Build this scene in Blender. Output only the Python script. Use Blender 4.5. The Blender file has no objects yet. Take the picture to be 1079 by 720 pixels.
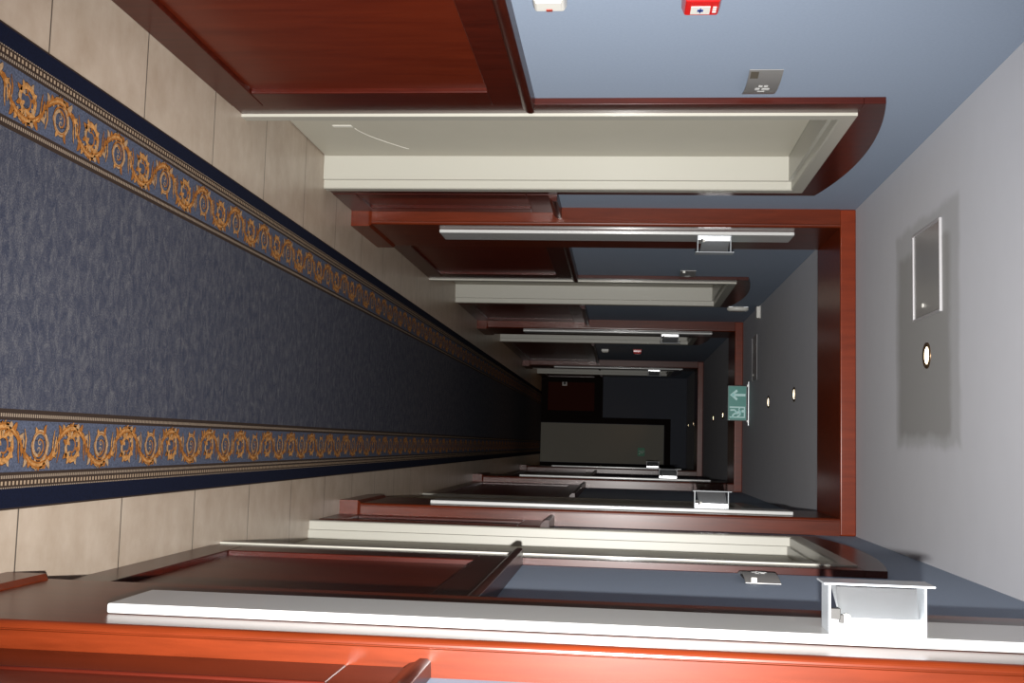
import bpy, bmesh, math, random
from mathutils import Vector, Matrix
random.seed(7)
S = bpy.context.scene
C = S.collection
PI = math.pi

# ------------------------------------------------------------------ materials
def new_mat(name):
    m = bpy.data.materials.new(name); m.use_nodes = True
    nt = m.node_tree
    return m, nt, nt.nodes['Principled BSDF']

def plain(name, col, rough=0.5, metal=0.0, coat=0.0, coat_rough=0.1, noise=0.0, nscale=30, emit=None, estr=0.0, spec=0.5):
    m, nt, b = new_mat(name)
    b.inputs['Base Color'].default_value = (*col, 1)
    b.inputs['Roughness'].default_value = rough
    b.inputs['Metallic'].default_value = metal
    b.inputs['Coat Weight'].default_value = coat
    b.inputs['Coat Roughness'].default_value = coat_rough
    b.inputs['Specular IOR Level'].default_value = spec
    if emit:
        b.inputs['Emission Color'].default_value = (*emit, 1)
        b.inputs['Emission Strength'].default_value = estr
    if noise:
        tc = nt.nodes.new('ShaderNodeTexCoord'); n = nt.nodes.new('ShaderNodeTexNoise')
        n.inputs['Scale'].default_value = nscale; n.inputs['Detail'].default_value = 5
        nt.links.new(tc.outputs['Object'], n.inputs['Vector'])
        r = nt.nodes.new('ShaderNodeValToRGB')
        r.color_ramp.elements[0].position = .3; r.color_ramp.elements[1].position = .7
        r.color_ramp.elements[0].color = (*[c*(1-noise) for c in col], 1)
        r.color_ramp.elements[1].color = (*[min(1, c*(1+noise)) for c in col], 1)
        nt.links.new(n.outputs['Fac'], r.inputs['Fac'])
        nt.links.new(r.outputs['Color'], b.inputs['Base Color'])
    return m

def wood(name, dark, light, grain=(14, 14, 1.2), rough=0.3, coat=0.5):
    m, nt, b = new_mat(name)
    tc = nt.nodes.new('ShaderNodeTexCoord'); mp = nt.nodes.new('ShaderNodeMapping')
    mp.inputs['Scale'].default_value = grain
    n = nt.nodes.new('ShaderNodeTexNoise')
    n.inputs['Scale'].default_value = 3.0; n.inputs['Detail'].default_value = 8; n.inputs['Roughness'].default_value = .6
    n.inputs['Distortion'].default_value = .4
    r = nt.nodes.new('ShaderNodeValToRGB')
    r.color_ramp.elements[0].position = .3; r.color_ramp.elements[1].position = .72
    r.color_ramp.elements[0].color = (*dark, 1); r.color_ramp.elements[1].color = (*light, 1)
    nt.links.new(tc.outputs['Object'], mp.inputs['Vector']); nt.links.new(mp.outputs['Vector'], n.inputs['Vector'])
    nt.links.new(n.outputs['Fac'], r.inputs['Fac']); nt.links.new(r.outputs['Color'], b.inputs['Base Color'])
    b.inputs['Roughness'].default_value = rough
    b.inputs['Coat Weight'].default_value = coat; b.inputs['Coat Roughness'].default_value = .22
    b.inputs['Specular IOR Level'].default_value = .10
    return m

M = {}
M['wood'] = wood('mahogany', (.032, .0037, .0018), (.062, .0078, .0035), coat=.4)
M['wood_portal'] = wood('mahogany_portal', (.125, .0155, .003), (.195, .026, .0055), coat=.4)
M['wood_post'] = wood('mahogany_post', (.070, .0098, .0022), (.122, .018, .0045), coat=.32)
M['wood_panel'] = wood('mahogany_panel', (.073, .0086, .003), (.108, .0142, .0043), grain=(9, 9, 1.0), rough=.35, coat=.25)
M['wood_rail'] = wood('mahogany_rail', (.024, .004, .0025), (.05, .008, .004), grain=(14, 1.2, 14), coat=.18)
M['blue'] = plain('blue_grey_paint', (0.2737, 0.3309, 0.4248), .7, noise=.03, nscale=120, spec=.3)
M['cream'] = plain('cream_lacquer', (0.4334, 0.419, 0.3612), .4, coat=.1)
M['leaf'] = plain('cream_door_lacquer', (0.516, 0.4902, 0.4042), .5, noise=.02, nscale=6, spec=.3)
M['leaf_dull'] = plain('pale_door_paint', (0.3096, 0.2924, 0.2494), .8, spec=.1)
M['leaf_mark'] = plain('pale_leaf_mark', (.80, .78, .70), .4)
M['end_dark'] = plain('dark_blue_end', (.034, .040, .060), .7)  # end wall colour, a far darker blue than the side walls
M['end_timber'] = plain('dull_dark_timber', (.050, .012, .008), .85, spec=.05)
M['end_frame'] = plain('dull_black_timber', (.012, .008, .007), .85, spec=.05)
M['trough'] = plain('satin_trough', (.24, .25, .26), .36, metal=.8)
M['board'] = plain('white_lacquer', (0.516, 0.516, 0.5031), .28, coat=.3)
M['plastic'] = plain('white_plastic', (0.688, 0.6708, 0.6192), .4)
M['red'] = plain('red_plastic', (.62, .012, .012), .35, coat=.3)
M['dark'] = plain('dark_gap', (.02, .018, .016), .6)
M['alu'] = plain('brushed_aluminium', (.78, .80, .82), .38, metal=.85)
M['white_metal'] = plain('white_enamel', (.42, .45, .48), .35, coat=.3)
M['reflector'] = plain('satin_reflector', (.92, .93, .95), .30, metal=.75)
M['steel'] = plain('satin_steel', (.42, .41, .40), .42, metal=.7)
M['ink'] = plain('engraved_ink', (.62, .62, .60), .5)
M['ink_dark'] = plain('dark_sticker', (.07, .06, .045), .5)
M['hatch'] = plain('hatch_panel', (.36, .35, .34), .22, metal=.25)
M['hatch_frame'] = plain('hatch_frame', (.52, .51, .52), .35, metal=.3)
M['bulb'] = plain('halogen_glow', (1, .9, .7), .5, emit=(1, .80, .50), estr=9)
M['bronze'] = plain('bronze_ring', (.16, .10, .055), .35, metal=.8)
M['green'] = plain('exit_green', (.01, .15, .12), .4, emit=(.012, .30, .25), estr=.17)
M['sign_white'] = plain('exit_white', (.42, .58, .56), .5, emit=(.35, .60, .58), estr=.28)
M['sign_body'] = plain('sign_body', (.10, .12, .12), .4)
M['green_dull'] = plain('sign_green', (.01, .22, .10), .5)
M['sign_pale'] = plain('sign_pale', (.45, .62, .5), .5)
M['blue_ink'] = plain('blue_ink', (.02, .05, .25), .5)
M['pink'] = plain('indicator_red', (.28, .03, .015), .35)
M['outlet'] = plain('outlet_plastic', (.50, .44, .42), .45)

# floor tiles: one material, grout from object coordinates
def tile_mat():
    m, nt, b = new_mat('beige_floor_tile')
    N = nt.nodes.new; L = nt.links.new
    tc = N('ShaderNodeTexCoord'); sp = N('ShaderNodeSeparateXYZ'); L(tc.outputs['Object'], sp.inputs[0])
    def grout(axis, off, pitch, w):
        a = N('ShaderNodeMath'); a.operation = 'SUBTRACT'; L(sp.outputs[axis], a.inputs[0]); a.inputs[1].default_value = off
        d = N('ShaderNodeMath'); d.operation = 'DIVIDE'; L(a.outputs[0], d.inputs[0]); d.inputs[1].default_value = pitch
        p = N('ShaderNodeMath'); p.operation = 'PINGPONG'; L(d.outputs[0], p.inputs[0]); p.inputs[1].default_value = .5
        l = N('ShaderNodeMath'); l.operation = 'LESS_THAN'; L(p.outputs[0], l.inputs[0]); l.inputs[1].default_value = w/pitch
        return l
    gy = grout('Y', 2.307, .5025, .0028); gx = grout('X', -.3325, .50, .0028)
    mx = N('ShaderNodeMath'); mx.operation = 'MAXIMUM'; L(gy.outputs[0], mx.inputs[0]); L(gx.outputs[0], mx.inputs[1])
    n = N('ShaderNodeTexNoise'); n.inputs['Scale'].default_value = 5; n.inputs['Detail'].default_value = 10; n.inputs['Roughness'].default_value = .65
    mp = N('ShaderNodeMapping'); mp.inputs['Scale'].default_value = (1.6, 2.0, 1)
    L(tc.outputs['Object'], mp.inputs['Vector']); L(mp.outputs['Vector'], n.inputs['Vector'])
    r = N('ShaderNodeValToRGB')
    r.color_ramp.elements[0].position = .3; r.color_ramp.elements[1].position = .75
    r.color_ramp.elements[0].color = (0.3526, 0.2752, 0.2064, 1); r.color_ramp.elements[1].color = (0.473, 0.3913, 0.3139, 1)
    L(n.outputs['Fac'], r.inputs['Fac'])
    mix = N('ShaderNodeMix'); mix.data_type = 'RGBA'
    L(mx.outputs[0], mix.inputs[0]); L(r.outputs['Color'], mix.inputs[6]); mix.inputs[7].default_value = (.085, .07, .055, 1)
    L(mix.outputs[2], b.inputs['Base Color'])
    b.inputs['Roughness'].default_value = .38
    bp = N('ShaderNodeBump'); bp.inputs['Strength'].default_value = .3; bp.inputs['Distance'].default_value = .002; bp.invert = True
    L(mx.outputs[0], bp.inputs['Height']); L(bp.outputs['Normal'], b.inputs['Normal'])
    return m
M['tile'] = tile_mat()

# ceiling paint with the grey repaired patch (a stain with a shape of its own)
def ceiling_mat():
    m, nt, b = new_mat('ceiling_paint')
    N = nt.nodes.new; L = nt.links.new
    tc = N('ShaderNodeTexCoord'); n = N('ShaderNodeTexNoise'); n.inputs['Scale'].default_value = 9; n.inputs['Detail'].default_value = 6
    L(tc.outputs['Object'], n.inputs['Vector'])
    wob = N('ShaderNodeMix'); wob.data_type = 'VECTOR'; wob.inputs[0].default_value = .035
    L(tc.outputs['Object'], wob.inputs[4])
    ad = N('ShaderNodeVectorMath'); ad.operation = 'ADD'; L(tc.outputs['Object'], ad.inputs[0])
    sc = N('ShaderNodeVectorMath'); sc.operation = 'SCALE'; sc.inputs['Scale'].default_value = 1.6; L(n.outputs['Color'], sc.inputs[0])
    L(sc.outputs[0], ad.inputs[1]); L(ad.outputs[0], wob.inputs[5])
    sp = N('ShaderNodeSeparateXYZ'); L(wob.outputs[1], sp.inputs[0])
    def band(axis, lo, hi, soft):
        a = N('ShaderNodeMapRange'); a.interpolation_type = 'SMOOTHSTEP'
        L(sp.outputs[axis], a.inputs['Value']); a.inputs['From Min'].default_value = lo-soft; a.inputs['From Max'].default_value = lo+soft
        c = N('ShaderNodeMapRange'); c.interpolation_type = 'SMOOTHSTEP'
        L(sp.outputs[axis], c.inputs['Value']); c.inputs['From Min'].default_value = hi+soft; c.inputs['From Max'].default_value = hi-soft
        k = N('ShaderNodeMath'); k.operation = 'MULTIPLY'; L(a.outputs[0], k.inputs[0]); L(c.outputs[0], k.inputs[1]); return k
    bx_ = band('X', -.80, .005, .02); by_ = band('Y', 3.60, 4.40, .025)
    k = N('ShaderNodeMath'); k.operation = 'MULTIPLY'; L(bx_.outputs[0], k.inputs[0]); L(by_.outputs[0], k.inputs[1])
    bx2 = band('X', -.70, -.03, .02); by2 = band('Y', 3.70, 4.36, .03)
    k2 = N('ShaderNodeMath'); k2.operation = 'MULTIPLY'; L(bx2.outputs[0], k2.inputs[0]); L(by2.outputs[0], k2.inputs[1])
    av = N('ShaderNodeMath'); av.operation = 'MULTIPLY_ADD'; L(k2.outputs[0], av.inputs[0]); av.inputs[1].default_value = .45
    kk = N('ShaderNodeMath'); kk.operation = 'MULTIPLY'; L(k.outputs[0], kk.inputs[0]); kk.inputs[1].default_value = .5
    L(kk.outputs[0], av.inputs[2])
    r = N('ShaderNodeValToRGB'); r.color_ramp.elements[0].color = (.575, .578, .612, 1); r.color_ramp.elements[1].color = (.612, .615, .65, 1)
    L(n.outputs['Fac'], r.inputs['Fac'])
    mix = N('ShaderNodeMix'); mix.data_type = 'RGBA'; L(av.outputs[0], mix.inputs[0]); L(r.outputs['Color'], mix.inputs[6])
    mix.inputs[7].default_value = (0.3182, 0.3139, 0.3053, 1)
    L(mix.outputs[2], b.inputs['Base Color']); b.inputs['Roughness'].default_value = .75
    return m
M['ceiling'] = ceiling_mat()

# carpet materials
def carpet_field():
    m, nt, b = new_mat('mottled_blue_pile')
    N = nt.nodes.new; L = nt.links.new
    tc = N('ShaderNodeTexCoord'); mp = N('ShaderNodeMapping'); mp.inputs['Scale'].default_value = (24, 44, 1); mp.inputs['Rotation'].default_value = (0, 0, .12)
    L(tc.outputs['Object'], mp.inputs['Vector'])
    n = N('ShaderNodeTexNoise'); n.inputs['Scale'].default_value = 1; n.inputs['Detail'].default_value = 9; n.inputs['Roughness'].default_value = .72; n.inputs['Distortion'].default_value = .8
    L(mp.outputs['Vector'], n.inputs['Vector'])
    f = N('ShaderNodeTexNoise'); f.inputs['Scale'].default_value = 260; f.inputs['Detail'].default_value = 3
    L(tc.outputs['Object'], f.inputs['Vector'])
    w = N('ShaderNodeMath'); w.operation = 'MULTIPLY_ADD'; L(f.outputs['Fac'], w.inputs[0]); w.inputs[1].default_value = .38
    q = N('ShaderNodeMath'); q.operation = 'MULTIPLY'; L(n.outputs['Fac'], q.inputs[0]); q.inputs[1].default_value = .62
    L(q.outputs[0], w.inputs[2])
    r = N('ShaderNodeValToRGB'); e = r.color_ramp.elements
    e[0].position = .39; e[0].color = (.032, .037, .060, 1); e[1].position = .61; e[1].color = (.110, .109, .122, 1)
    x = e.new(.5); x.color = (.058, .061, .082, 1)
    L(w.outputs[0], r.inputs['Fac']); L(r.outputs['Color'], b.inputs['Base Color'])
    b.inputs['Roughness'].default_value = .95; b.inputs['Specular IOR Level'].default_value = .1
    bp = N('ShaderNodeBump'); bp.inputs['Strength'].default_value = .35; bp.inputs['Distance'].default_value = .002
    L(f.outputs['Fac'], bp.inputs['Height']); L(bp.outputs['Normal'], b.inputs['Normal'])
    return m
def dots(name, pitch, duty, base, dot):
    m, nt, b = new_mat(name)
    N = nt.nodes.new; L = nt.links.new
    tc = N('ShaderNodeTexCoord'); sp = N('ShaderNodeSeparateXYZ'); L(tc.outputs['Object'], sp.inputs[0])
    d = N('ShaderNodeMath'); d.operation = 'DIVIDE'; L(sp.outputs['Y'], d.inputs[0]); d.inputs[1].default_value = pitch
    p = N('ShaderNodeMath'); p.operation = 'PINGPONG'; L(d.outputs[0], p.inputs[0]); p.inputs[1].default_value = .5
    l = N('ShaderNodeMath'); l.operation = 'LESS_THAN'; L(p.outputs[0], l.inputs[0]); l.inputs[1].default_value = duty/2
    mix = N('ShaderNodeMix'); mix.data_type = 'RGBA'; L(l.outputs[0], mix.inputs[0]); mix.inputs[6].default_value = (*base, 1); mix.inputs[7].default_value = (*dot, 1)
    L(mix.outputs[2], b.inputs['Base Color']); b.inputs['Roughness'].default_value = .95; b.inputs['Specular IOR Level'].default_value = .1
    return m
CM = [carpet_field(),
      plain('navy_pile', (.0035, .0055, .017), .95, noise=.35, nscale=300, spec=.1),
      plain('brown_pile', (.030, .019, .014), .95, spec=.1),
      dots('beaded_stripe', .0150, .50, (.030, .018, .013), (.30, .22, .15)),
      dots('corded_stripe', .0085, .5, (.045, .03, .024), (.27, .21, .155)),
      plain('border_blue_pile', (.072, .083, .122), .95, noise=.4, nscale=220, spec=.1),
      plain('scroll_outline', (.022, .015, .016), .95, spec=.1),
      plain('scroll_gold', (.34, .165, .055), .95, noise=.45, nscale=160, spec=.1),
      plain('scroll_orange', (.24, .088, .018), .95, noise=.3, nscale=160, spec=.1),
      plain('scroll_tan', (.30, .19, .105), .95, noise=.3, nscale=200, spec=.1),
      plain('scroll_heart', (.045, .055, .085), .95, noise=.3, nscale=200, spec=.1)]

# overall reflectance: every paint, timber and textile is brought to the same scale
REFL = {'cream_lacquer': .76, 'pale_door_paint': .70, 'mottled_blue_pile': .70, 'border_blue_pile': .70}
for m_ in bpy.data.materials:
    k_ = REFL.get(m_.name, .82)
    if m_.name in ('halogen_glow', 'satin_reflector', 'satin_trough'): continue
    for n_ in m_.node_tree.nodes:
        if n_.type == 'BSDF_PRINCIPLED':
            c_ = n_.inputs['Base Color'].default_value; n_.inputs['Base Color'].default_value = (c_[0]*k_, c_[1]*k_, c_[2]*k_, 1)
        elif n_.type == 'VALTORGB':
            for e_ in n_.color_ramp.elements: e_.color = (e_.color[0]*k_, e_.color[1]*k_, e_.color[2]*k_, 1)
        elif n_.type == 'MIX' and n_.data_type == 'RGBA':
            for i_ in (6, 7):
                if not n_.inputs[i_].is_linked:
                    c_ = n_.inputs[i_].default_value; n_.inputs[i_].default_value = (c_[0]*k_, c_[1]*k_, c_[2]*k_, 1)

# ------------------------------------------------------------------ mesh helpers
class MB:
    def __init__(self): self.v = []; self.f = []; self.mi = []
    def face(self, pts, mi=0):
        b = len(self.v); self.v += [tuple(p) for p in pts]; self.f.append(list(range(b, b+len(pts)))); self.mi.append(mi)
    def box(self, x0, x1, y0, y1, z0, z1, mi=0):
        if x0 > x1: x0, x1 = x1, x0
        if y0 > y1: y0, y1 = y1, y0
        if z0 > z1: z0, z1 = z1, z0
        b = len(self.v)
        self.v += [(x0,y0,z0),(x1,y0,z0),(x1,y1,z0),(x0,y1,z0),(x0,y0,z1),(x1,y0,z1),(x1,y1,z1),(x0,y1,z1)]
        for q in ((3,2,1,0),(4,5,6,7),(0,1,5,4),(1,2,6,5),(2,3,7,6),(3,0,4,7)):
            self.f.append([b+i for i in q]); self.mi.append(mi)
        return self
    def prism(self, ring0, ring1, mi=0, caps=True):
        b = len(self.v); n = len(ring0)
        self.v += [tuple(p) for p in ring0] + [tuple(p) for p in ring1]
        for i in range(n):
            j = (i+1) % n; self.f.append([b+i, b+j, b+n+j, b+n+i]); self.mi.append(mi)
        if caps:
            self.f.append([b+i for i in reversed(range(n))]); self.mi.append(mi)
            self.f.append([b+n+i for i in range(n)]); self.mi.append(mi)
        return self
    def loft(self, rings, mi=0, closed=True, caps=True):
        b = len(self.v); n = len(rings[0])
        for r in rings: self.v += [tuple(p) for p in r]
        for k in range(len(rings)-1):
            for i in range(n if closed else n-1):
                j = (i+1) % n; self.f.append([b+k*n+i, b+k*n+j, b+(k+1)*n+j, b+(k+1)*n+i]); self.mi.append(mi)
        if caps and closed:
            self.f.append([b+i for i in reversed(range(n))]); self.mi.append(mi)
            self.f.append([b+(len(rings)-1)*n+i for i in range(n)]); self.mi.append(mi)
        return self
    def build(self, name, mats, parent=None, bevel=0, seg=2, smooth=False, fix=True, origin=None):
        me = bpy.data.meshes.new(name)
        o0 = Vector(origin) if origin else Vector((0, 0, 0))
        me.from_pydata([tuple(Vector(p)-o0) for p in self.v], [], self.f)
        for m in (mats if isinstance(mats, list) else [mats]): me.materials.append(m)
        me.polygons.foreach_set('material_index', self.mi)
        if fix:
            bm = bmesh.new(); bm.from_mesh(me); bmesh.ops.recalc_face_normals(bm, faces=bm.faces); bm.to_mesh(me); bm.free()
        me.update()
        o = bpy.data.objects.new(name, me); C.objects.link(o)
        o.location = o0
        if parent:
            o.parent = parent; o.location = o0 - parent.location if not parent.rotation_euler.z else o0
        if smooth:
            for p in me.polygons: p.use_smooth = True
        if bevel:
            md = o.modifiers.new('bevel', 'BEVEL'); md.width = bevel; md.segments = seg; md.limit_method = 'ANGLE'; md.angle_limit = math.radians(40)
            md.harden_normals = True
            for p in me.polygons: p.use_smooth = True
        return o

def tag(o, label=None, cat=None, group=None, kind=None):
    if label: o['label'] = label
    if cat: o['category'] = cat
    if group: o['group'] = group
    if kind: o['kind'] = kind
    return o
def empty(name, loc, label=None, cat=None, group=None, kind=None):
    o = bpy.data.objects.new(name, None); C.objects.link(o); o.location = loc; o.empty_display_size = .05
    return tag(o, label, cat, group, kind)
def dup(o, parent=None):
    c = o.copy(); C.objects.link(c)
    if parent: c.parent = parent
    for ch in list(o.children): dup(ch, c)
    return c

# ------------------------------------------------------------------ dimensions (metres)
XL, XR, H = -1.10, .375, 2.34
YB, YE = -2.2, 18.05
P = [(1.78, 2.30, .315), (5.11, 5.70, .298), (9.78, 10.37, .298), (14.45, 15.04, .298)]      # portals: front, back, right lining
PXL = -1.015
BEAM = 2.27
ZT = 2.025                                                                                     # top of the white door casings
DL = [(3.55, 4.65), (7.27, 8.50), (10.55, 11.75), (15.87, 17.07)]
DR = [(3.55, 4.65), (6.18, 7.33)]

# ------------------------------------------------------------------ shell
fl = MB(); fl.box(XL-.35, XR+.35, YB-.15, YE+.15, -.1, 0)
tag(fl.build('floor', M['tile']), 'beige stone tile floor of the corridor', 'floor', kind='structure')
ce = MB(); ce.box(XL-.35, XR+.35, YB-.15, YE+.15, H, H+.1)
tag(ce.build('ceiling', M['ceiling']), 'pale grey painted ceiling with a darker repaired patch', 'ceiling', kind='structure')
def side_wall(name, x0, x1, doors, label):
    w = MB(); y = YB-.15
    for (a, b) in doors:
        w.box(x0, x1, y, a+.004, 0, H); w.box(x0, x1, a+.004, b-.004, ZT-.004, H); y = b-.004
    w.box(x0, x1, y, YE+.15, 0, H)
    tag(w.build(name, M['blue']), label, 'wall', kind='structure')
side_wall('wall_left', XL-.35, XL, DL, 'blue grey painted left wall of the corridor')
side_wall('wall_right', XR, XR+.35, DR, 'blue grey painted right wall of the corridor')
tag(MB().box(XL, XR, YE, YE+.15, 0, H).build('wall_end', M['end_dark']), 'dark blue end wall closing the corridor', 'wall', kind='structure')
tag(MB().box(XL, XR, YB-.15, YB, 0, H).build('wall_back', M['blue']), 'blue grey wall behind the viewer', 'wall', kind='structure')

# ------------------------------------------------------------------ doors in shallow niches
def door(n, a, b, side, label, flush=False):
    s = -1 if side == 'L' else 1                     # direction into the wall
    wall = XL if side == 'L' else XR
    face = wall - s*(.032 if side == 'L' else .027)
    leafx = XL-.107 if side == 'L' else XR+.047
    if flush: leafx = face+s*.018
    depth = abs(leafx-face)
    root = empty('door_%d' % n, (wall, (a+b)/2, 0), label, 'door', kind='structure')
    # white casing with a stepped profile, mitred round the opening
    prof = [(0, 0), (.046, 0), (.051, .004), (.051, min(.036, depth*.6)), (.063, min(.038, depth*.65)), (.063, depth+.02), (0.004, depth+.02), (.004, .034), (0, .030)]
    rings = []
    for (yy, zz) in ((0, 0), (0, 1), (1, 1), (1, 0)):
        rings.append([(face+s*d, (a+q) if yy == 0 else (b-q), 0.0 if zz == 0 else ZT-q) for (q, d) in prof])
    c = MB(); c.loft(rings); co = c.build('casing', M['cream'], root)
    # door leaf
    l = MB(); l.box(leafx, leafx+s*.04, a+.0635, b-.0635, .006, ZT-.0635)
    l.build('door_leaf', M['leaf'], root, bevel=.002)
    # dark mahogany surround with the arched head
    bf = wall - s*.022; m = .093; zo = 2.092; rise = .066
    g = MB()
    def slab(pts):
        g.prism([(wall, y, z) for y, z in pts], [(bf, y, z) for y, z in pts])
    slab([(a-m, 0), (a+.002, 0), (a+.002, ZT), (a-m, ZT)]); slab([(b-.002, 0), (b+m, 0), (b+m, ZT), (b-.002, ZT)])
    K = 24; top = []
    for i in range(K+1):
        t = i/K; y = a-m+(b-a+2*m)*t; top.append((y, zo+rise*(1-(2*t-1)**2)))
    slab([(a-m, ZT), (b+m, ZT)] + top[::-1])
    g.build('arched_surround', M['wood'], root, bevel=.0015, seg=1)
    return root
ends = {'L': 'left', 'R': 'right'}
door(1, *DL[0], 'L', 'cream door in a white recessed casing with arched mahogany head, on left wall nearest the viewer')
d1 = bpy.data.objects['door_1']
q = MB(); lx = XL-.107
q.box(lx, lx+.0015, 4.125, 4.150, .156, .231)
pp = [(4.17+.30*t, .235+.155*t**1.45) for t in [k/16 for k in range(17)]]
for (y_a, z_a), (y_b, z_b) in zip(pp[:-1], pp[1:]):
    q.prism([(lx, y_a, z_a-.002), (lx, y_a, z_a+.002), (lx+.0012, y_a, z_a+.002), (lx+.0012, y_a, z_a-.002)], [(lx, y_b, z_b-.002), (lx, y_b, z_b+.002), (lx+.0012, y_b, z_b+.002), (lx+.0012, y_b, z_b-.002)])
q.build('pale_mark', M['leaf_mark'], d1)  # pale upright bar and thin curved line, low on the door leaf
door(2, *DR[0], 'R', 'cream door in a white recessed casing with arched mahogany head, on right wall just past the white lamp panel')
door(3, *DL[1], 'L', 'cream door with white casing on left wall between second and third mahogany portals')
door(4, *DR[1], 'R', 'thin white door casing on right wall just behind the second mahogany portal', True)
door(5, *DL[2], 'L', 'dim white door casing on left wall just past the third mahogany portal')
door(6, *DL[3], 'L', 'farthest white door casing on left wall near the corridor end')

# ------------------------------------------------------------------ mahogany wainscot with chair rail
tn = [0]
def wainscot(side, a, b, label, dx=0.0, rail_out=.027):
    if b-a < .06: return
    tn[0] += 1
    s = 1 if side == 'L' else -1                     # out of the wall
    w = XL if side == 'L' else XR
    fx = w+s*(.025-dx); px = w+s*.010
    root = empty('trim_%d' % tn[0], (w, (a+b)/2, 0), label, 'wainscot', kind='structure')
    st = min(.132, (b-a)*.22)
    f = MB()
    f.box(w, fx, a, b, 0, .108); f.box(w, fx, a, b, .862, .966)
    f.box(w, fx, a, a+st, .108, .862); f.box(w, fx, b-st, b, .108, .862)
    f.build('frame', M['wood'], root, bevel=.004)
    p = MB(); p.box(w, px, a+st-.01, b-st+.01, .10, .87); p.build('recessed_panel', M['wood_panel'], root)
    ro = fx+s*rail_out
    pr = [(w, .958), (fx, .958), (fx+s*rail_out*.45, .962), (ro-s*.006, .972), (ro, .980), (ro, .992), (ro-s*.004, .998), (w, .999)]
    r = MB(); r.prism([(x, a, z) for x, z in pr], [(x, b, z) for x, z in pr]); r.build('chair_rail', M['wood_rail'], root, bevel=.0015, seg=1)
m_ = .0935
def run(side, doors, words):
    segs = []; 
    cuts = [(p[0], p[1]) for p in P] + [(d[0]-m_, d[1]+m_) for d in doors]
    cuts.sort(); y = YB
    for a, b in cuts:
        segs.append((y, a)); y = b
    segs.append((y, YE)); return segs
for i, (a, b) in enumerate(run('L', DL, 0)):
    wainscot('L', a, b, 'mahogany wainscot panel with dark chair rail on the left wall, section %s' % ['before the first portal', 'nearest the viewer, ahead of the first door', 'just behind the first left door', 'past the second portal', 'just behind the second left door', 'past the third portal', 'behind the third left door', 'past the fourth portal', 'at the corridor end'][i])
for i, (a, b) in enumerate(run('R', DR, 0)):
    wainscot('R', a, b, 'mahogany wainscot panel with dark chair rail on the right wall, section %s' % ['in front of the nearest portal', 'between nearest portal and first right door', 'just behind the first right door', 'just past the second portal', 'behind the second right door', 'past the third portal', 'past the fourth portal'][i],
             dx=.010 if i == 0 else 0.0, rail_out=.015 if i == 0 else .027)

# ------------------------------------------------------------------ portals
def post_ring(x0, x1, y0, y1, inner, z, r=.012):
    # rounded bead on the two corners that face the corridor
    pts = []
    s = 1 if inner > x0+1e-6 and abs(inner-x1) < 1e-6 else -1
    xi, xw = (x1, x0) if s == 1 else (x0, x1)
    pts.append((xw, y0, z))
    pts.append((xi-s*(r+.004), y0, z)); pts.append((xi-s*(r+.003), y0+.003, z)); pts.append((xi-s*(r+.0015), y0+.003, z))
    for k in range(7):
        t = PI/2*k/6
        pts.append((xi-s*r+s*r*math.sin(t), y0+r-r*math.cos(t), z))
    for k in range(7):
        t = PI/2*k/6
        pts.append((xi-s*r+s*r*math.cos(t), y1-r+r*math.sin(t), z))
    pts.append((xw, y1, z))
    return pts
def portal(i, label):
    a, b, xr = P[i]
    root = empty('portal_frame', ((XL+XR)/2, (a+b)/2, 0), label, 'portal', 'mahogany portals along the corridor')
    for (x0, x1, inner) in ((XL, PXL, PXL), (xr, XR, xr)):
        m = MB(); m.prism(post_ring(x0, x1, a, b, inner, 0), post_ring(x0, x1, a, b, inner, BEAM))
        po = m.build('post', M['wood_post'], root, bevel=0)
        s = 1 if inner == PXL else -1
        q = MB(); wx = x0 if s == 1 else x1; e = inner+s*.012
        q.prism([(wx, a-.012, 0), (e, a-.012, 0), (e, b-.020, 0), (wx, b-.020, 0)], [(wx, a-.012, .085), (e, a-.012, .085), (e, b-.020, .085), (wx, b-.020, .085)], caps=False)
        q2 = [(wx, a-.012, .085), (e, a-.012, .085), (e, b-.020, .085), (wx, b-.020, .085)]
        q3 = [(wx, a-.002, .096), (inner+s*.002, a-.002, .096), (inner+s*.002, b-.030, .096), (wx, b-.030, .096)]
        q.prism(q2, q3, caps=False); q.face(q3)
        q.build('plinth', M['wood_post'], root)
    h = MB(); h.box(XL, XR, a, b, BEAM, H)
    h.build('lintel', M['wood_portal'], root, bevel=.006)
    return root
portal(0, 'nearest mahogany portal whose right post glows orange along the photo edge')
portal(1, 'second mahogany portal, with full red-brown ceiling lintel past the first pair of doors')
portal(2, 'third mahogany portal, behind the hanging green exit sign')
portal(3, 'farthest mahogany portal, dark, close to the corridor end')

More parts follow.
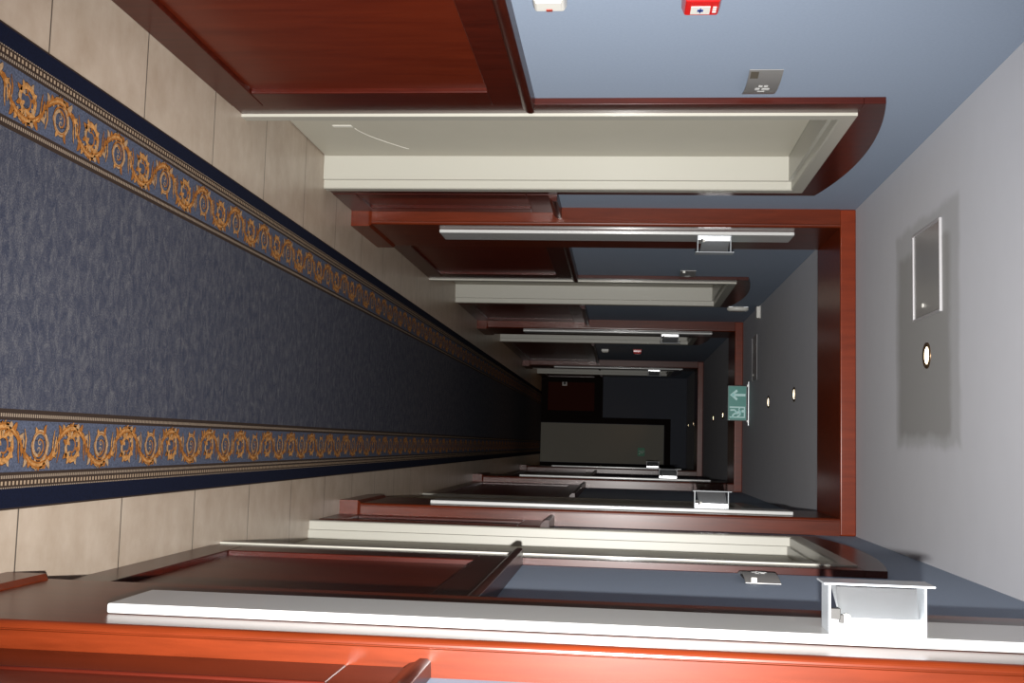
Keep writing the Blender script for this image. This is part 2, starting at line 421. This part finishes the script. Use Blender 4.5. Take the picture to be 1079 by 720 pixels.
# ------------------------------------------------------------------ white lamp boards and sconces on the portal linings
def board(i, side, label, z0=.405, z1=2.082):
    a, b, xr = P[i]; s = 1 if side == 'L' else -1
    x = PXL if side == 'L' else xr
    y0 = a+.105; y1 = a+.29
    o = MB().box(x+s*.0008, x+s*.018, y0, y1, z0, z1).build('lamp_board', M['board'], None, bevel=.004, seg=3, origin=(x, (y0+y1)/2, z0))
    tag(o, label, 'panel', 'white lamp boards on the portal linings')
    return o
def sconce_at(x, y, s):
    """fixture on a board face at x; s points out of the wall; y is the centre"""
    root = empty('wall_sconce', (x, y, 1.715))
    d = .078; hy = .032; z0, z1 = 1.635, 1.792
    MB().box(x, x+s*.004, y-hy, y+hy, z0, z1).build('base_plate', M['white_metal'], root, bevel=.001, seg=1)
    MB().box(x+s*d, x+s*(d+.004), y-hy-.002, y+hy+.002, z0-.008, z1+.014).build('cover_plate', M['white_metal'], root, bevel=.0012, seg=1)
    for z in (z0, z1-.004):
        MB().box(x+s*.003, x+s*(d+.001), y-hy, y+hy, z, z+.004).build('end_cap', M['white_metal'], root, bevel=.0008, seg=1)
    MB().box(x+s*.004, x+s*.024, y-.003, y+.003, z0+.004, z1-.004).build('base_strip', M['reflector'], root, bevel=.0008, seg=1)
    for t in (-1, 1):
        sec = []
        for k in range(9):
            u = k/8
            sec.append((.022+.054*u, t*(.003+.027*(.55*u+.45*u*u))))
        back = [(px, py-t*.0012) for px, py in sec]
        loop = sec+back[::-1]
        r = MB(); r.prism([(x+s*px, y+py, z0+.024-.010*(px-.02)/.05) for px, py in loop], [(x+s*px, y+py, z1-.005-.010*(px-.02)/.05) for px, py in loop])
        r.build('reflector', M['trough'], root)
    # lamp holder seen at the lower end
    h = MB(); h.box(x+s*.022, x+s*.040, y-hy+.002, y-hy+.012, z0+.004, z0+.020)
    h.box(x+s*.016, x+s*.030, y-hy+.003, y-hy+.011, z0+.018, z0+.026)
    h.build('lamp_holder', M['dark'], root, bevel=.001, seg=1)
    k = MB()
    K = 10; ring = lambda z, r: [(x+s*.026+r*math.cos(2*PI*j/K), y-hy+.008+r*math.sin(2*PI*j/K), z) for j in range(K)]
    k.loft([ring(z0+.024, .004), ring(z0+.030, .006), ring(z0+.036, .004)]); k.build('lamp_socket', M['plastic'], root)
    return root
def sconce(i, side, label):
    a, b, xr = P[i]; s = 1 if side == 'L' else -1
    x = (PXL if side == 'L' else xr)+s*.018
    r = sconce_at(x, a+.148, s)
    tag(r, label, 'wall light', 'box sconces on the lamp boards')
board(0, 'R', 'large white lamp board on the nearest portal, running full height along the right', .408, 2.10)
sconce(0, 'R', 'large open metal box sconce on the nearest white board at right')
for i, wd in ((1, 'second'), (2, 'third'), (3, 'farthest')):
    for sd, sw in (('L', 'left'), ('R', 'right')):
        board(i, sd, 'narrow white lamp board on the %s post of the %s portal' % (sw, wd))
        sconce(i, sd, 'small metal box sconce on the %s post board of the %s portal' % (sw, wd))

# ------------------------------------------------------------------ carpet runner
def carpet():
    x0, x1 = -.836, .171; ya, yb = YB+.05, YE-.02; z = .008
    cx = (x0+x1)/2
    m = MB()
    half = (x1-x0)/2
    stripes = [(half, .004, 2), (half-.004, .041, 1), (half-.045, .0028, 4), (half-.0478, .0042, 2), (half-.052, .0085, 3), (half-.0605, .0055, 2), (half-.066, .0065, 4), (half-.0725, .007, 2),
               (half-.0795, .1095, 5), (half-.189, .007, 2), (half-.196, .0075, 4), (half-.2035, .0095, 2)]
    inner = half-.213
    for sgn in (1, -1):
        for (h, w, mi) in stripes:
            a, b = cx+sgn*h, cx+sgn*(h-w)
            if a > b: a, b = b, a
            m.face([(a, ya, z), (b, ya, z), (b, yb, z), (a, yb, z)], mi)
    m.face([(cx-inner, ya, z), (cx+inner, ya, z), (cx+inner, yb, z), (cx-inner, yb, z)], 0)
    for xx in (x0, x1): m.face([(xx, ya, 0), (xx, yb, 0), (xx, yb, z), (xx, ya, z)], 2)
    for yy in (ya, yb): m.face([(x0, yy, 0), (x1, yy, 0), (x1, yy, z), (x0, yy, z)], 2)
    # acanthus scroll border -------------------------------------------------
    strokes = []      # (points, widths, colour)
    def stroke(pts, w0, w1, col, wmid=None):
        strokes.append((pts, w0, w1, col, wmid))
    def arc(cx_, cy_, r0, r1, a0, a1, n=14, ex=1.0):
        return [(cx_+(r0+(r1-r0)*i/n)*math.cos(a0+(a1-a0)*i/n)*ex, cy_+(r0+(r1-r0)*i/n)*math.sin(a0+(a1-a0)*i/n)) for i in range(n+1)]
    p = .146
    cols = (7, 8, 9, 8, 7, 9, 8)
    cl = lambda y: max(-.0505, min(.0505, y))
    def lobes(path, n, side, L0, col0, lean=.8, w=.0085, i0=0, i1=None):
        """curled acanthus lobes along one side of a path"""
        i1 = len(path)-2 if i1 is None else i1
        for k in range(n):
            f = i0+(i1-i0)*k/max(1, n-1); a = int(f); x, y = path[a]
            tx, ty = path[a+1][0]-x, path[a+1][1]-y; t0 = math.atan2(ty, tx)
            L = 1.5*L0*(.75+.5*((k*7+col0) % 5)/4)
            pts = []
            for q in range(5):
                v = q/4; an = t0+side*(lean+1.1*v*(-1 if k % 3 == 0 else .5))
                pts.append((x+L*v*math.cos(an), cl(y+L*v*math.sin(an))))
            stroke(pts, w*1.0, .0014, cols[(k+col0) % 7], w*1.9)
    for u in range(2):
        c = u*p; sg = 1 if u == 0 else -1
        T = lambda pts: [(c+x, sg*y) for x, y in pts]
        # dark blue heart of the scroll
        stroke(T([(-.024, 0), (.024, 0)]), .020, .020, 10, .120 if u == 0 else .08)
        # winding stem under the scroll
        stem = T([(-p/2+p*t, -.042*math.sin(PI*t)**.75 if 0 < t < 1 else 0) for t in [k/22 for k in range(23)]])
        # spiral
        spi = T([((.037-.026*k/40)*1.04*math.cos(-PI*.42+2*PI*1.55*k/40), (.0385-.027*k/40)*math.sin(-PI*.42+2*PI*1.55*k/40)+.001) for k in range(41)])
        lobes(stem, 11, -sg, .015, 1+u, i0=2, i1=20)
        lobes(stem, 7, sg, .010, 3+u, i0=3, i1=19, w=.006)
        stroke(stem, .006, .006, 8, .019)
        stroke(stem[3:20], .002, .002, 7, .009)
        lobes(spi, 9 if u else 5, -sg, .012, 2+u, i0=5, i1=22, w=.007)
        if u: lobes(spi, 8, sg, .010, 4, i0=1, i1=20, w=.007)
        stroke(spi[:27], .008, .005, 9 if u == 0 else 7, .010 if u == 0 else .013)
        stroke(spi[24:], .005, .0025, 8, .0045)
        if u == 0:
            stroke(T(arc(0, 0, .031, .030, 0, 2*PI, 26, 1.0)), .0026, .0026, 8)
            for e in (-1, 1):
                stroke(T(arc(.002*e, .008*e, .008, .003, PI*.5*(2-e), PI*(.5*(2-e)+1.6), 10, 1.0)), .0028, .0018, 9)
        else:
            for k in range(5):
                a = -PI/2+(k-2)*.55
                stroke(T([(0, -.020), (.010*math.cos(a), -.020-.006*abs(math.sin(a))), (.030*math.cos(a), cl(-.012+.034*math.sin(a)))]), .006, .0014, cols[(k+3) % 7], .011)
            for k in range(3):
                a = PI/2+(k-1)*.7
                stroke(T([(0, 0), (.006*math.cos(a), .006*math.sin(a)), (.013*math.cos(a), .013*math.sin(a))]), .004, .0012, cols[k+2], .006)
        # narrow leaves filling the gap to the next scroll
        for k in range(4):
            x0_ = c+p/2-.014+.0095*k; h = (.036, .022, .026, .038)[k]; sd = sg if k < 2 else -sg
            stroke([(x0_, -sd*.012), (x0_+.002, sd*h*.4), (x0_+(.006 if k < 2 else -.006), sd*h)], .0035, .001, cols[(2*k+u) % 7], .007)
            stroke([(x0_, -sd*.004), (x0_-.003, -sd*h*.5), (x0_+(.004 if k % 2 else -.007), -sd*h*.85)], .003, .001, cols[(2*k+3+u) % 7], .006)
    def ribbon(pts, w0, w1, wm, extra):
        n = len(pts); L_, R_ = [], []
        for i, (x, y) in enumerate(pts):
            a = pts[max(0, i-1)]; b = pts[min(n-1, i+1)]
            dx, dy = b[0]-a[0], b[1]-a[1]; l = math.hypot(dx, dy) or 1
            t = i/(n-1)
            w = (w0*(1-t)+w1*t) if wm is None else (w0*(1-t)**2+2*wm*t*(1-t)+w1*t*t)
            w = w*.60+extra
            L_.append((x-dy/l*w, y+dx/l*w)); R_.append((x+dy/l*w, y-dx/l*w))
        return L_, R_
    polys = []
    for (pts, w0, w1, col, wm) in strokes:
        polys.append((ribbon(pts, w0, w1, wm, .0016), 6, .0003))
    for i, (pts, w0, w1, col, wm) in enumerate(strokes):
        polys.append((ribbon(pts, w0, w1, wm, 0), col, .0006+.00002*(i % 12)))
    bc = half-.0795-.0548
    y = 0.9
    while y < yb-.2:
        for sgn in (1, -1):
            for (L_, R_), mi, dz in polys:
                step = 1 if y < 5 else (2 if y < 8 else 4)
                idx = list(range(0, len(L_), step))
                if idx[-1] != len(L_)-1: idx.append(len(L_)-1)
                b = len(m.v)
                for k in idx:
                    m.v.append((cx+sgn*(bc-L_[k][1]), y+L_[k][0], z+dz)); m.v.append((cx+sgn*(bc-R_[k][1]), y+R_[k][0], z+dz))
                for k in range(len(idx)-1):
                    q = [b+2*k, b+2*k+1, b+2*k+3, b+2*k+2]
                    m.f.append(q if sgn < 0 else q[::-1]); m.mi.append(mi)
        y += 2*p
    o = m.build('carpet_runner', CM, None, fix=False)
    return tag(o, 'long blue grey carpet runner with navy edge and gold scroll borders', 'carpet')
carpet()

# ------------------------------------------------------------------ wall devices
def rounded_box_x(m, x0, x1, y0, y1, z0, z1, inset):
    r0 = [(x0, y0, z0), (x0, y1, z0), (x0, y1, z1), (x0, y0, z1)]
    xm = x0+(x1-x0)*.6
    r1 = [(xm, y, z) for _, y, z in r0]
    r2 = [(x1, y0+inset, z0+inset), (x1, y1-inset, z0+inset), (x1, y1-inset, z1-inset), (x1, y0+inset, z1-inset)]
    m.loft([r0, r1, r2])
def switch(y, label):
    root = empty('light_switch', (XL, y, 1.097), label, 'switch', 'white switches on the left wall')
    m = MB(); rounded_box_x(m, XL, XL+.036, y-.042, y+.042, 1.056, 1.139, .006); m.build('housing', M['plastic'], root, bevel=.006, seg=3)
    n = MB(); n.box(XL+.035, XL+.040, y-.030, y+.010, 1.066, 1.129); n.build('rocker', M['plastic'], root, bevel=.003)
    MB().box(XL+.0345, XL+.0385, y+.018, y+.030, 1.089, 1.105).build('indicator_lamp', M['pink'], root, bevel=.001, seg=1)
switch(2.622, 'white wall switch with a small red indicator, cut by the photo top edge')
switch(12.80, 'tiny white wall switch far down the left wall past the third portal')
def alarm(y, label):
    root = empty('fire_alarm_box', (XL, y, 1.467), label, 'fire alarm', 'red call points on the left wall')
    m = MB(); rounded_box_x(m, XL, XL+.050, y-.052, y+.052, 1.420, 1.513, .007); m.build('housing', M['red'], root, bevel=.005, seg=3)
    MB().box(XL, XL+.006, y-.056, y+.056, 1.416, 1.517).build('mounting_plate', M['red'], root, bevel=.002)
    f = XL+.0502
    MB().box(f-.002, f+.0008, y-.012, y+.034, 1.440, 1.486).build('label_plate', M['plastic'], root)
    g = MB()
    g.box(f, f+.0014, y-.004, y+.026, 1.4615, 1.4645); g.box(f, f+.0014, y+.004, y+.018, 1.456, 1.470)
    g.build('press_symbol', M['blue_ink'], root)
    t = MB()
    for k in range(3): t.box(f-.001, f+.0008, y-.010+.014*k, y-.002+.014*k, 1.492, 1.501)
    t.build('small_lettering', M['ink'], root)
alarm(2.612, 'red fire alarm call point with white label, cut by the photo top edge')
alarm(12.80, 'tiny red fire alarm call point far down the left wall past the third portal')

def plate(side, y0, y1, z0, z1, label, sticker=False):
    s = 1 if side == 'L' else -1; w = XL if side == 'L' else XR
    yc = (y0+y1)/2
    root = empty('door_number_sign', (w, yc, (z0+z1)/2), label, 'sign', 'bowed steel plates beside the doors')
    K = 12; pts = []; inn = []
    for i in range(K+1):
        t = i/K; y = y0+(y1-y0)*t; d = .004+.016*(1-(2*t-1)**2)
        pts.append((w+s*d, y)); inn.append((w+s*(d-.0015), y))
    loop = pts+inn[::-1]
    m = MB(); m.prism([(x, y, z0) for x, y in loop], [(x, y, z1) for x, y in loop]); m.build('curved_plate', M['steel'], root)
    b = MB(); b.box(w, w+s*.004, y0+.01, y1-.01, z0+.008, z1-.008); b.build('backing', M['dark'], root)
    def on_plate(t): return w+s*(.004+.016*(1-(2*t-1)**2)+.0006)
    g = MB()
    for k, (ta, tb, za, zb) in enumerate(((.42, .47, .38, .50), (.42, .47, .54, .66), (.52, .60, .30, .44), (.52, .60, .50, .74), (.66, .70, .40, .62))):
        xa, xb = on_plate(ta), on_plate(tb); Z0, Z1 = z0+(z1-z0)*za, z0+(z1-z0)*zb; ya_, yb_ = y0+(y1-y0)*ta, y0+(y1-y0)*tb
        g.prism([(xa, ya_, Z0), (xb, yb_, Z0), (xb, yb_, Z1), (xa, ya_, Z1)], [(xa+s*.0006, ya_, Z0), (xb+s*.0006, yb_, Z0), (xb+s*.0006, yb_, Z1), (xa+s*.0006, ya_, Z1)])
    g.build('lettering', M['ink'], root)
    if sticker:
        xa, xb = on_plate(.03), on_plate(.2)
        g = MB(); g.prism([(xa, y0+.007, z0+.005), (xb, y0+.042, z0+.005), (xb, y0+.042, z0+.028), (xa, y0+.007, z0+.028)], [(xa+s*.0006, y0+.007, z0+.005), (xb+s*.0006, y0+.042, z0+.005), (xb+s*.0006, y0+.042, z0+.028), (xa+s*.0006, y0+.007, z0+.028)])
        g.build('dark_sticker', M['ink_dark'], root)
    else:
        MB().box(w+s*.004, w+s*.020, y0-.010, y0-.002, z0+.014, z0+.030).build('clip', M['plastic'], root, bevel=.002)
plate('L', 3.19, 3.415, 1.645, 1.742, 'bowed steel number plate beside the nearest left door, with a dark sticker', True)
plate('R', 3.19, 3.415, 1.645, 1.742, 'bowed steel number plate beside the nearest right door')
plate('L', 6.93, 7.155, 1.645, 1.742, 'dark steel number plate beside the second left door past the second portal')

# ------------------------------------------------------------------ ceiling items
def hatch(x0, x1, y0, y1, label, d=.010, panel='hatch'):
    root = empty('access_hatch', ((x0+x1)/2, (y0+y1)/2, H), label, 'ceiling hatch', 'framed ceiling hatches')
    f = MB(); w = .008
    f.box(x0, x1, y0, y0+w, H-d, H); f.box(x0, x1, y1-w, y1, H-d, H); f.box(x0, x0+w, y0+w, y1-w, H-d, H); f.box(x1-w, x1, y0+w, y1-w, H-d, H)
    f.build('frame', M['hatch_frame'], root, bevel=.002)
    MB().box(x0+w, x1-w, y0+w, y1-w, H-d*.5, H).build('panel', M[panel], root)
    K = 14; k = MB(); cx, cy = x1-.045, (y0+y1)/2+.04
    ring = lambda z, r: [(cx+r*math.cos(2*PI*j/K), cy+r*math.sin(2*PI*j/K), z) for j in range(K)]
    k.loft([ring(H-.006, .008), ring(H-.010, .008), ring(H-.012, .006)]); k.build('latch', M['plastic'], root)
hatch(-.785, -.470, 3.755, 4.10, 'square framed access hatch on the darker patch of ceiling')
hatch(-.895, -.540, 8.77, 9.08, 'thin framed access hatch in the ceiling before the green exit sign', .004, 'hatch_frame')

def downlight(y, label, power, x=-.338):
    root = empty('downlight', (x, y, H), label, 'ceiling light', 'recessed ceiling downlights')
    K = 28; ring = lambda z, r: [(x+r*math.cos(2*PI*j/K), y+r*math.sin(2*PI*j/K), z) for j in range(K)]
    m = MB(); m.loft([ring(H, .046), ring(H-.004, .045), ring(H-.006, .040), ring(H-.003, .031), ring(H-.0012, .030)], caps=False)
    m.build('trim_ring', M['bronze'], root, smooth=True)
    g = MB(); g.loft([ring(H-.0012, .0305), ring(H-.0030, .022), ring(H-.0036, .008)], closed=True); g.build('lamp_glass', M['bulb'], root, smooth=True)
    li = bpy.data.lights.new('downlight_beam', 'SPOT'); li.energy = power; li.color = (1, .52, .20); li.spot_size = math.radians(95); li.spot_blend = .8; li.shadow_soft_size = .03
    lo = bpy.data.objects.new('downlight_beam', li); C.objects.link(lo); lo.parent = root; lo.location = (0, 0, -.02)
for y, lb in ((3.946, 'lit downlight in the grey ceiling patch beside the access hatch'),
              (6.90, 'first lit downlight past the second portal lintel'),
              (8.08, 'second lit downlight past the second lintel, before the exit sign'),
              (11.62, 'first small lit downlight past the third portal'),
              (12.79, 'second small lit downlight past the third portal'),
              (16.23, 'tiny lit downlight just past the farthest portal'),
              (17.46, 'tiniest lit downlight nearest the corridor end')):
    downlight(y, lb, 3.0)

# hanging exit sign -----------------------------------------------------------
def man(cx, cz, s):
    """running figure as flat polygons in (x, z), facing left"""
    P_ = []
    P_.append([(cx+.10*s*math.cos(2*PI*k/12)-.08*s, cz+.42*s+.10*s*math.sin(2*PI*k/12)) for k in range(12)])
    def limb(pts, w):
        for (a, b) in zip(pts[:-1], pts[1:]):
            dx, dz = b[0]-a[0], b[1]-a[1]; l = math.hypot(dx, dz); nx, nz = -dz/l*w/2*s, dx/l*w/2*s
            A = (cx+a[0]*s, cz+a[1]*s); B = (cx+b[0]*s, cz+b[1]*s)
            P_.append([(A[0]+nx, A[1]+nz), (A[0]-nx, A[1]-nz), (B[0]-nx, B[1]-nz), (B[0]+nx, B[1]+nz)])
    limb([(-.03, .30), (.05, -.05)], .20)
    limb([(-.02, .26), (-.20, .14), (-.32, .22)], .085)
    limb([(-.02, .28), (.20, .22), (.28, .04)], .085)
    limb([(.04, -.02), (-.16, -.12), (-.14, -.44)], .11)
    limb([(.05, -.02), (.16, -.24), (.40, -.30)], .11)
    return P_
def flat(m, poly, y, t=.0012, mi=0):
    m.prism([(x, y, z) for x, z in poly], [(x, y-t, z) for x, z in poly], mi)
def exit_sign():
    y = 9.30; x0, x1, z0, z1 = -.512, -.234, 2.172, 2.316
    root = empty('exit_sign', ((x0+x1)/2, y, H), 'green hanging exit sign with white down arrow and running figure, under the ceiling', 'sign')
    MB().box(x0-.006, x1+.006, y, y+.026, z0-.006, z1+.008).build('housing', M['sign_body'], root, bevel=.003)
    MB().box(x0, x1, y-.003, y+.001, z0, z1).build('sign_face', M['green'], root)
    MB().box(-.553, -.190, y+.002, y+.024, H-.008, H).build('ceiling_bracket', M['alu'], root, bevel=.002)
    for x in (-.520, -.226):
        MB().box(x-.010, x+.010, y+.006, y+.020, z1+.006, H-.006).build('hanger', M['steel'], root, bevel=.002)
    a = MB(); ax = -.440; yf = y-.003
    flat(a, [(ax-.010, z1-.006), (ax-.010, z0+.030), (ax+.010, z0+.030), (ax+.010, z1-.006)], yf)
    flat(a, [(ax, z0+.012), (ax+.046, z0+.066), (ax+.030, z0+.076), (ax, z0+.040)], yf)
    flat(a, [(ax, z0+.012), (ax, z0+.040), (ax-.030, z0+.076), (ax-.046, z0+.066)], yf)
    a.build('arrow', M['sign_white'], root)
    d = MB()
    flat(d, [(-.345, z0+.010), (-.333, z0+.010), (-.333, z1-.008), (-.345, z1-.008)], yf)
    flat(d, [(-.333, z1-.018), (-.252, z1-.018), (-.252, z1-.008), (-.333, z1-.008)], yf)
    flat(d, [(-.262, z0+.010), (-.252, z0+.010), (-.252, z1-.018), (-.262, z1-.018)], yf)
    for pl in man(-.298, (z0+z1)/2-.004, .118): flat(d, pl, yf)
    d.build('pictogram', M['sign_white'], root)
exit_sign()

o = MB(); K = 24; yy, zz = 8.76, 2.186
ringy = lambda x, a, b: [(x, yy+a*math.cos(2*PI*j/K), zz+b*math.sin(2*PI*j/K)) for j in range(K)]
sr = empty('wall_sounder', (XL, yy, zz), 'white oval sounder high on the left wall past the second left door', 'sounder')
o.loft([ringy(XL, .058, .084), ringy(XL+.020, .058, .084), ringy(XL+.030, .046, .070)]); o.build('housing', M['plastic'], sr, smooth=True)
b_ = MB(); b_.box(XL, XL+.004, yy-.05, yy+.05, zz-.076, zz+.076); b_.build('back_plate', M['alu'], sr)
jb = empty('junction_box', (-1.045, 8.63, H), 'small white box on the ceiling edge above the second left door', 'junction box')
MB().box(-1.09, -1.0, 8.58, 8.67, H-.030, H).build('lid', M['plastic'], jb, bevel=.004)
MB().box(-1.093, -.997, 8.577, 8.673, H-.008, H).build('base', M['plastic'], jb, bevel=.002)

# ------------------------------------------------------------------ corridor end
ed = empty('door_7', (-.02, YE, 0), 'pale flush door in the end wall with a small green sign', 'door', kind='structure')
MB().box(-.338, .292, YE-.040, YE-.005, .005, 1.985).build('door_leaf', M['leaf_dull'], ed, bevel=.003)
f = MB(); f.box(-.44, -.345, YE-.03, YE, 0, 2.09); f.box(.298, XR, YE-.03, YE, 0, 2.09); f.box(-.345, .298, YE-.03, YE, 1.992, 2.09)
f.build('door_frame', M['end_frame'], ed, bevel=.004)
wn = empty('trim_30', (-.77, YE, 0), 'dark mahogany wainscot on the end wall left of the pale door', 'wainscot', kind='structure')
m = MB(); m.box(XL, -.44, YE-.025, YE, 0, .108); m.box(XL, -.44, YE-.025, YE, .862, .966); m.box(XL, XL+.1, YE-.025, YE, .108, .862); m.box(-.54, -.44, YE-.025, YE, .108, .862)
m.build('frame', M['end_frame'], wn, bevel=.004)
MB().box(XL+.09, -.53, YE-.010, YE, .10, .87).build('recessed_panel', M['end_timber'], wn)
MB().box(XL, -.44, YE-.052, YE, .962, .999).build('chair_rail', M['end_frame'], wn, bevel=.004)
es = empty('door_sign', (.097, YE-.04, 1.625), 'small green running figure sign on the pale end door', 'sign')
MB().box(.030, .164, YE-.043, YE-.0395, 1.57, 1.684).build('sign_plate', M['green_dull'], es)
m = MB()
for pl in man(.097, 1.627, .095): flat(m, pl, YE-.043)
m.build('pictogram', M['sign_pale'], es)
ol = empty('wall_outlet', (-.98, YE-.010, .375), 'small pale socket on the dark wainscot of the end wall', 'socket')
MB().box(-1.02, -.94, YE-.024, YE-.010, .335, .415).build('cover', M['outlet'], ol, bevel=.004)
K = 16; m = MB(); ring = lambda yv, r: [(-.98+r*math.cos(2*PI*j/K), yv, .375+r*math.sin(2*PI*j/K)) for j in range(K)]
m.loft([ring(YE-.026, .022), ring(YE-.0235, .022)]); m.build('socket_face', M['dark'], ol)

# ------------------------------------------------------------------ light: the camera's flash and faint ambient
fl_ = bpy.data.lights.new('camera_flash', 'SPOT'); fl_.energy = 1500; fl_.color = (1.0, .985, .96); fl_.shadow_soft_size = .012
fl_.spot_size = math.radians(80); fl_.spot_blend = 1.0
fo = bpy.data.objects.new('camera_flash', fl_); C.objects.link(fo); fo.location = (.09, .0, 1.305)
fo.rotation_euler = (math.radians(90-5.6), 0, math.radians(5.2))
w = bpy.data.worlds.new('world'); S.world = w; w.use_nodes = True
w.node_tree.nodes['Background'].inputs[0].default_value = (0, 0, 0, 1)

# ------------------------------------------------------------------ camera (held on its side, so the corridor lies down in the frame)
R = ((0.99552313, 0.01820696, 0.09274804), (-0.02718838, 0.99496025, 0.09651367), (-0.09052339, -0.09860326, 0.99100096))   # rows: right, up, forward in (X, Z, Y)
tv = lambda r: Vector((r[0], r[2], r[1]))
rt, up, fw = tv(R[0]), tv(R[1]), tv(R[2])
cam = bpy.data.cameras.new('camera'); cam.sensor_fit = 'HORIZONTAL'; cam.sensor_width = 36; cam.lens = 1170.05/1079*36; cam.clip_start = .02; cam.clip_end = 60
co = bpy.data.objects.new('camera', cam); C.objects.link(co)
mat = Matrix.Identity(4)
for i, v in enumerate((up, -rt, -fw)):
    for k in range(3): mat[k][i] = v[k]
mat.translation = Vector((0, 0, 1.29)); co.matrix_world = mat
S.camera = co

S.view_settings.view_transform = 'Standard'; S.view_settings.look = 'None'
S.view_settings.exposure = 0; S.view_settings.gamma = 1; S.view_settings.use_curve_mapping = False
S.cycles.max_bounces = 10; S.cycles.diffuse_bounces = 8
